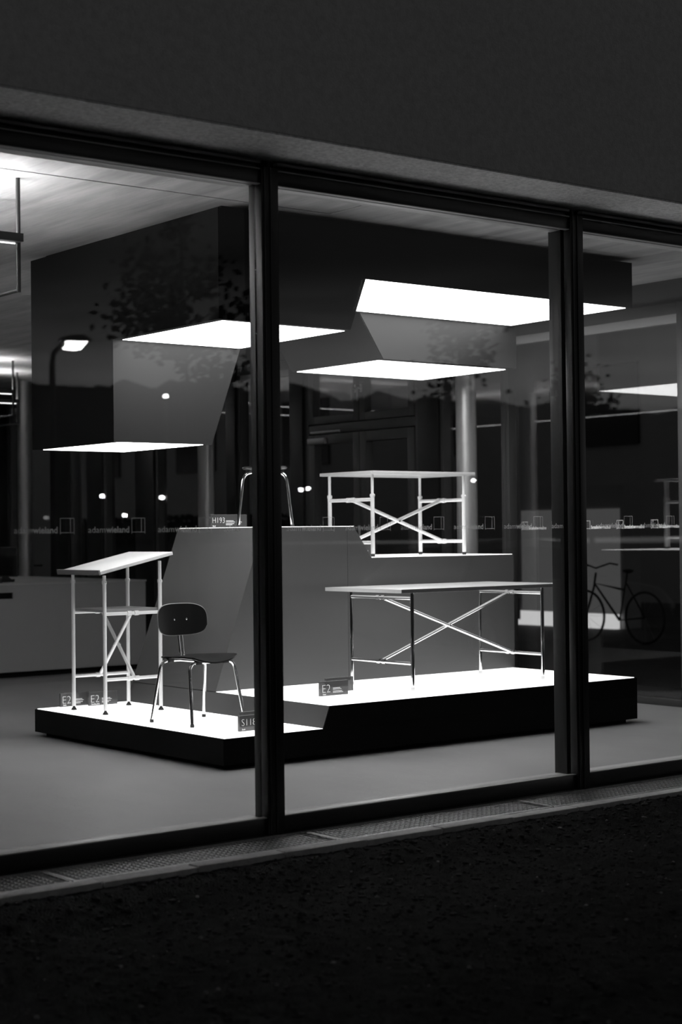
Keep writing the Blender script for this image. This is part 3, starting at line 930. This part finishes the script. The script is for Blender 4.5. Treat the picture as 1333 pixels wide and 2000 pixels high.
MB().box(25.8, 34.2, 2.8, 60.2, 9.0, 9.25).build('roof', M['facade'], nb, smooth=False)
for k in range(7):
    MB().box(25.94, 26.05, 6 + 5.2 * k, 8 + 5.2 * k, 3.2, 4.9).build('window', M['car_glass'], nb, smooth=False)
hg = MB()
rnd = random.Random(4)
for _ in range(5200):
    c = Vector((rnd.uniform(21.0, 22.0), rnd.uniform(22.5, 31.2), rnd.uniform(-.06, 1.86)))
    dv = Vector((rnd.uniform(-1, 1), rnd.uniform(-1, 1), rnd.uniform(-1, 1))).normalized(); wv = dv.orthogonal().normalized()
    k = len(hg.v)
    hg.v += [tuple(c - dv * .12), tuple(c + wv * .07), tuple(c + dv * .12), tuple(c - wv * .07)]
    hg.f.append((k, k + 1, k + 2, k + 3))
hd = thing('hedge', 'dark clipped hedge outside the side glazing before the neighbouring building', 'hedge', (21.5, 26.8, -.06))
MB().box(21.1, 21.9, 22.6, 31.1, -.06, 1.74).build('inner_growth', M['leaf'], hd, smooth=False)
tag(hg.build('foliage', M['leaf'], hd, fix=False), kind='stuff')
bk = thing('bicycle', 'dark bicycle parked before the backlit white shop display', 'bicycle', (16.4, 8.35, -.06), math.radians(90), local=True)
def wheel(cx_, root):
    pts = [(cx_ + .33 * math.cos(2 * math.pi * j / 36), 0, .345 + .33 * math.sin(2 * math.pi * j / 36)) for j in range(37)]
    w = MB().tube(pts, .017, 8, caps=False).build('tyre', M['bike'], root)
    sp = MB()
    for j in range(12):
        a = 2 * math.pi * j / 12
        sp.tube([(cx_, 0, .345), (cx_ + .32 * math.cos(a), 0, .345 + .32 * math.sin(a))], .0015, 4)
    sp.build('spokes', M['steel'], w)
wheel(-.52, bk); wheel(.52, bk)
MB().tube([(-.52, 0, .345), (-.08, 0, .30), (-.20, 0, .80), (-.52, 0, .345)], .014, 8).tube([(-.08, 0, .30), (.36, 0, .78), (-.17, 0, .70)], .017, 8).tube([(.33, 0, .92), (.37, 0, .72), (.52, 0, .345)], .015, 8).build('frame', M['bike'], bk)
MB().tube([(-.20, 0, .80), (-.23, 0, .93)], .012, 8).build('seat_post', M['bike'], bk)
MB().lathe([(.03, 0), (.075, .02), (.07, .045), (.02, .055)], (-.24, 0, .92), 14).build('saddle', M['bike'], bk)
MB().tube([(.20, -.29, 1.02), (.30, -.24, 1.04), (.33, 0, .98), (.30, .24, 1.04), (.20, .29, 1.02)], .012, 8).build('handlebar', M['bike'], bk)

# ------------------------------------------------------------------ street behind the camera, seen mirrored in the panes
structure(MB().box(-60, 160, -400, -9.0, -.6, -.12).build('street', M['asphalt'], smooth=False))
# near street lamp
lp = thing('street_lamp', 'tall street lamp with a bright lens on a bent arm, mirrored in the glass', 'street lamp', (14.47, -20.0, -.12))
MB().tube([(14.47, -20, -.12), (14.47, -20, 4.55)], [.075, .055], 14).build('pole', M['pendant'], lp)
MB().tube([(14.47, -20, 4.5), (14.49, -20, 4.72), (14.75, -19.98, 4.98), (14.95, -19.96, 5.02)], .05, 12).build('arm', M['pendant'], lp)
MB().prism([(14.62, 4.96), (14.72, 5.06), (15.02, 5.10), (15.20, 5.02), (15.20, 4.98)], 'y', -20.13, -19.83).build('lamp_head', M['pendant'], lp, bevel=.01)
MB().prism([(14.70, 4.955), (14.76, 4.83), (14.98, 4.82), (15.12, 4.975)], 'y', -20.11, -19.85).build('lens', M['lamp_glow'], lp)
# distant street lamps
def far_lamp(x, z, lab, y=-95.0, k=.75):
    o = thing('street_lamp', lab, 'street lamp', (x, y, -.12), 0, 'distant street lamps', local=True)
    o['lamp_z'] = z
    MB().tube([(0, 0, 0), (0, 0, z - .05)], .07, 8).build('pole', M['pendant'], o)
    MB().lathe([(.10 * k, 0), (.21 * k, .08 * k), (.21 * k, .16 * k), (.10 * k, .26 * k)], (0, 0, z), 12).build('lens', M['far_glow'], o)
    return o
def far(x45, z45): return x45 * 101.7 / 51.7, 1.42 + (z45 - 1.42) * 101.7 / 51.7
FAR = 'street lamp mirrored as a small bright dot '
for (x, z, lab) in ((32.61, 6.585, FAR + 'on the grey canopy board'), (29.916, 2.92, FAR + 'above the standing desk low side'), (32.40, 2.879, FAR + 'between the desk and the stool sign'), (30.833, 2.227, FAR + 'lowest above the writing board'), (47.80, 3.604, FAR + 'on the round column')):
    near = x < 40
    if near:
        far_lamp(x, z, lab, -45.0, .42)
    else:
        far_lamp(*far(x, z), lab)
o = far_lamp(*far(38.71, 3.148), 'twin headed street lamp mirrored as a bright double dot beside the stool')
MB().tube([(0, 0, o['lamp_z'] - .05), (.45, .2, o['lamp_z'] + .08)], .04, 6).build('arm', M['pendant'], o)
MB().lathe([(.07, 0), (.155, .06), (.155, .12), (.07, .19)], (.5, .25, o['lamp_z'] + .1), 12).build('lens', M['far_glow'], o)
# dark flat-roofed building and wooded ridge
bd = thing('building', 'dark flat roofed building across the street, mirrored in the glass', 'building', (33, -50, -.12))
MB().box(16, 31.9, -58, -48, -.12, 6.75).build('wall', M['facade'], bd, smooth=False)
MB().box(15.8, 32.1, -58.2, -47.8, 6.75, 7.0).build('roof', M['facade'], bd, smooth=False)
for k in range(6):
    wdw = MB().box(17 + 2.4 * k, 18.6 + 2.4 * k, -48.02, -47.95, 1.2, 2.9).build('window', M['car_glass'], bd, smooth=False)
mb = MB()
def ridge(u, v):
    x = -150 + 600 * u
    h = 31 + 4 * NZ.noise(Vector((x * .03, 0, 0))) + 3.2 * NZ.noise(Vector((x * .09, 1, 0))) + 1.2 * NZ.noise(Vector((x * .3, 2, 0)))
    return Vector((x, -240 - 60 * v, -.12 + h * math.sin(math.pi * min(1, v * 1.0)) ** .6 if 0 < v < 1 else -.12))
mb.grid(ridge, 400, 6)
structure(mb.build('ridge', M['hill'], fix=False))

# young street trees
def tree(label, x, y, h, crown, seed, n_leaf):
    rnd = random.Random(seed)
    r = thing('tree', label, 'tree', (x, y, -.14), local=True)
    tips = []
    tk = [Vector((0, 0, 0))]
    for k in range(1, 7):
        tk.append(Vector((rnd.uniform(-.05, .05) * k * .5, rnd.uniform(-.05, .05) * k * .5, h * .92 * k / 6)))
    MB().tube(tk, [.055 * (1 - .13 * k) for k in range(7)], 8).build('trunk', M['bark'], r)
    for k in range(13):
        t = rnd.uniform(.56, .97)
        i = min(5, int(t * 6)); p = tk[i].lerp(tk[i + 1], t * 6 - i)
        a = rnd.uniform(0, 6.28); L = crown * rnd.uniform(.6, 1.1) * (1.25 - t * .8)
        q = p + Vector((math.cos(a) * L * .5, math.sin(a) * L * .5, L * .55)); e = p + Vector((math.cos(a) * L, math.sin(a) * L, L * .8))
        MB().tube([p, q, e], [.022, .015, .006], 6).build('branch', M['bark'], r)
        tips += [q, e, p.lerp(q, .7), q.lerp(e, .5)]
    tips.append(tk[-1])
    mb = MB()
    for _ in range(n_leaf):
        c = rnd.choice(tips) + Vector((rnd.gauss(0, .13), rnd.gauss(0, .13), rnd.gauss(0, .13)))
        d = Vector((rnd.uniform(-1, 1), rnd.uniform(-1, 1), rnd.uniform(-1, 1))).normalized()
        w = d.orthogonal().normalized(); s = rnd.uniform(.035, .07)
        k = len(mb.v)
        mb.v += [tuple(c - d * s), tuple(c + w * s * .6), tuple(c + d * s), tuple(c - w * s * .6)]
        mb.f.append((k, k + 1, k + 2, k + 3))
    f = mb.build('foliage', M['leaf'], r, fix=False); f['kind'] = 'stuff'
    return r
tree('young street tree with a thin forked trunk, mirrored beside the first mullion', 10.27, -9.0, 5.5, 1.0, 23, 1700)
tree('slender young tree mirrored over the round column', 14.33, -9.0, 4.6, .8, 12, 1300)
tree('small young tree mirrored in the farthest pane', 17.0, -9.2, 3.9, .8, 13, 1500)

# parked car
def car(label, x, y, rz):
    r = thing('car', label, 'car', (x, y, -.12), rz, local=True)
    prof = [(-1.95, .35), (-1.98, .62), (-1.90, .86), (-1.45, .92), (-1.0, .95), (1.1, .93), (1.75, .82), (1.98, .62), (1.98, .36), (1.6, .25), (-1.6, .25)]
    MB().prism(prof, 'y', -.84, .84).build('body', M['car_paint'], r, bevel=.05, seg=3)
    cab = MB(); 
    lo = [(-1.82, .88), (1.15, .92)]; 
    for (x_, z_, w_) in ((-1.85, .86, .80), (-1.35, 1.36, .62), (-.3, 1.46, .62), (.35, 1.40, .62), (1.15, .90, .80)):
        cab.v += [(x_, -w_, z_), (x_, w_, z_)]
    for k in range(4):
        cab.f.append((2 * k, 2 * k + 2, 2 * k + 3, 2 * k + 1))
    cab.f += [(0, 8, 6, 4, 2), (1, 3, 5, 7, 9), (0, 1, 9, 8)]
    cab.build('cabin', M['car_paint'], r, bevel=.02)
    for s in (-1, 1):
        g = MB()
        def P(x_, z_):
            w_ = .80 + (.62 - .80) * (z_ - .9) / .48
            return (x_, s * (w_ + .012), z_)
        k = 0
        g.v += [P(-1.45, .97), P(-.45, .97), P(-.45, 1.36), P(-1.2, 1.30)]; g.f.append((0, 1, 2, 3))
        g.v += [P(-.38, .97), P(.85, .97), P(.33, 1.33), P(-.38, 1.37)]; g.f.append((4, 5, 6, 7))
        g.build('side_window', M['car_glass'], r)
        for wx in (-1.22, 1.28):
            wv = MB().tube([(wx, s * .66, .31), (wx, s * .86, .31)], .31, 24).build('wheel', M['tyre'], r)
            MB().tube([(wx, s * .855, .31), (wx, s * .87, .31)], .19, 18).build('wheel_rim', M['steel'], wv)
    return r
car('silver hatchback parked on the street, mirrored in the farthest pane', 14.3, -8.0, 0.05)
bpy.context.view_layer.update()
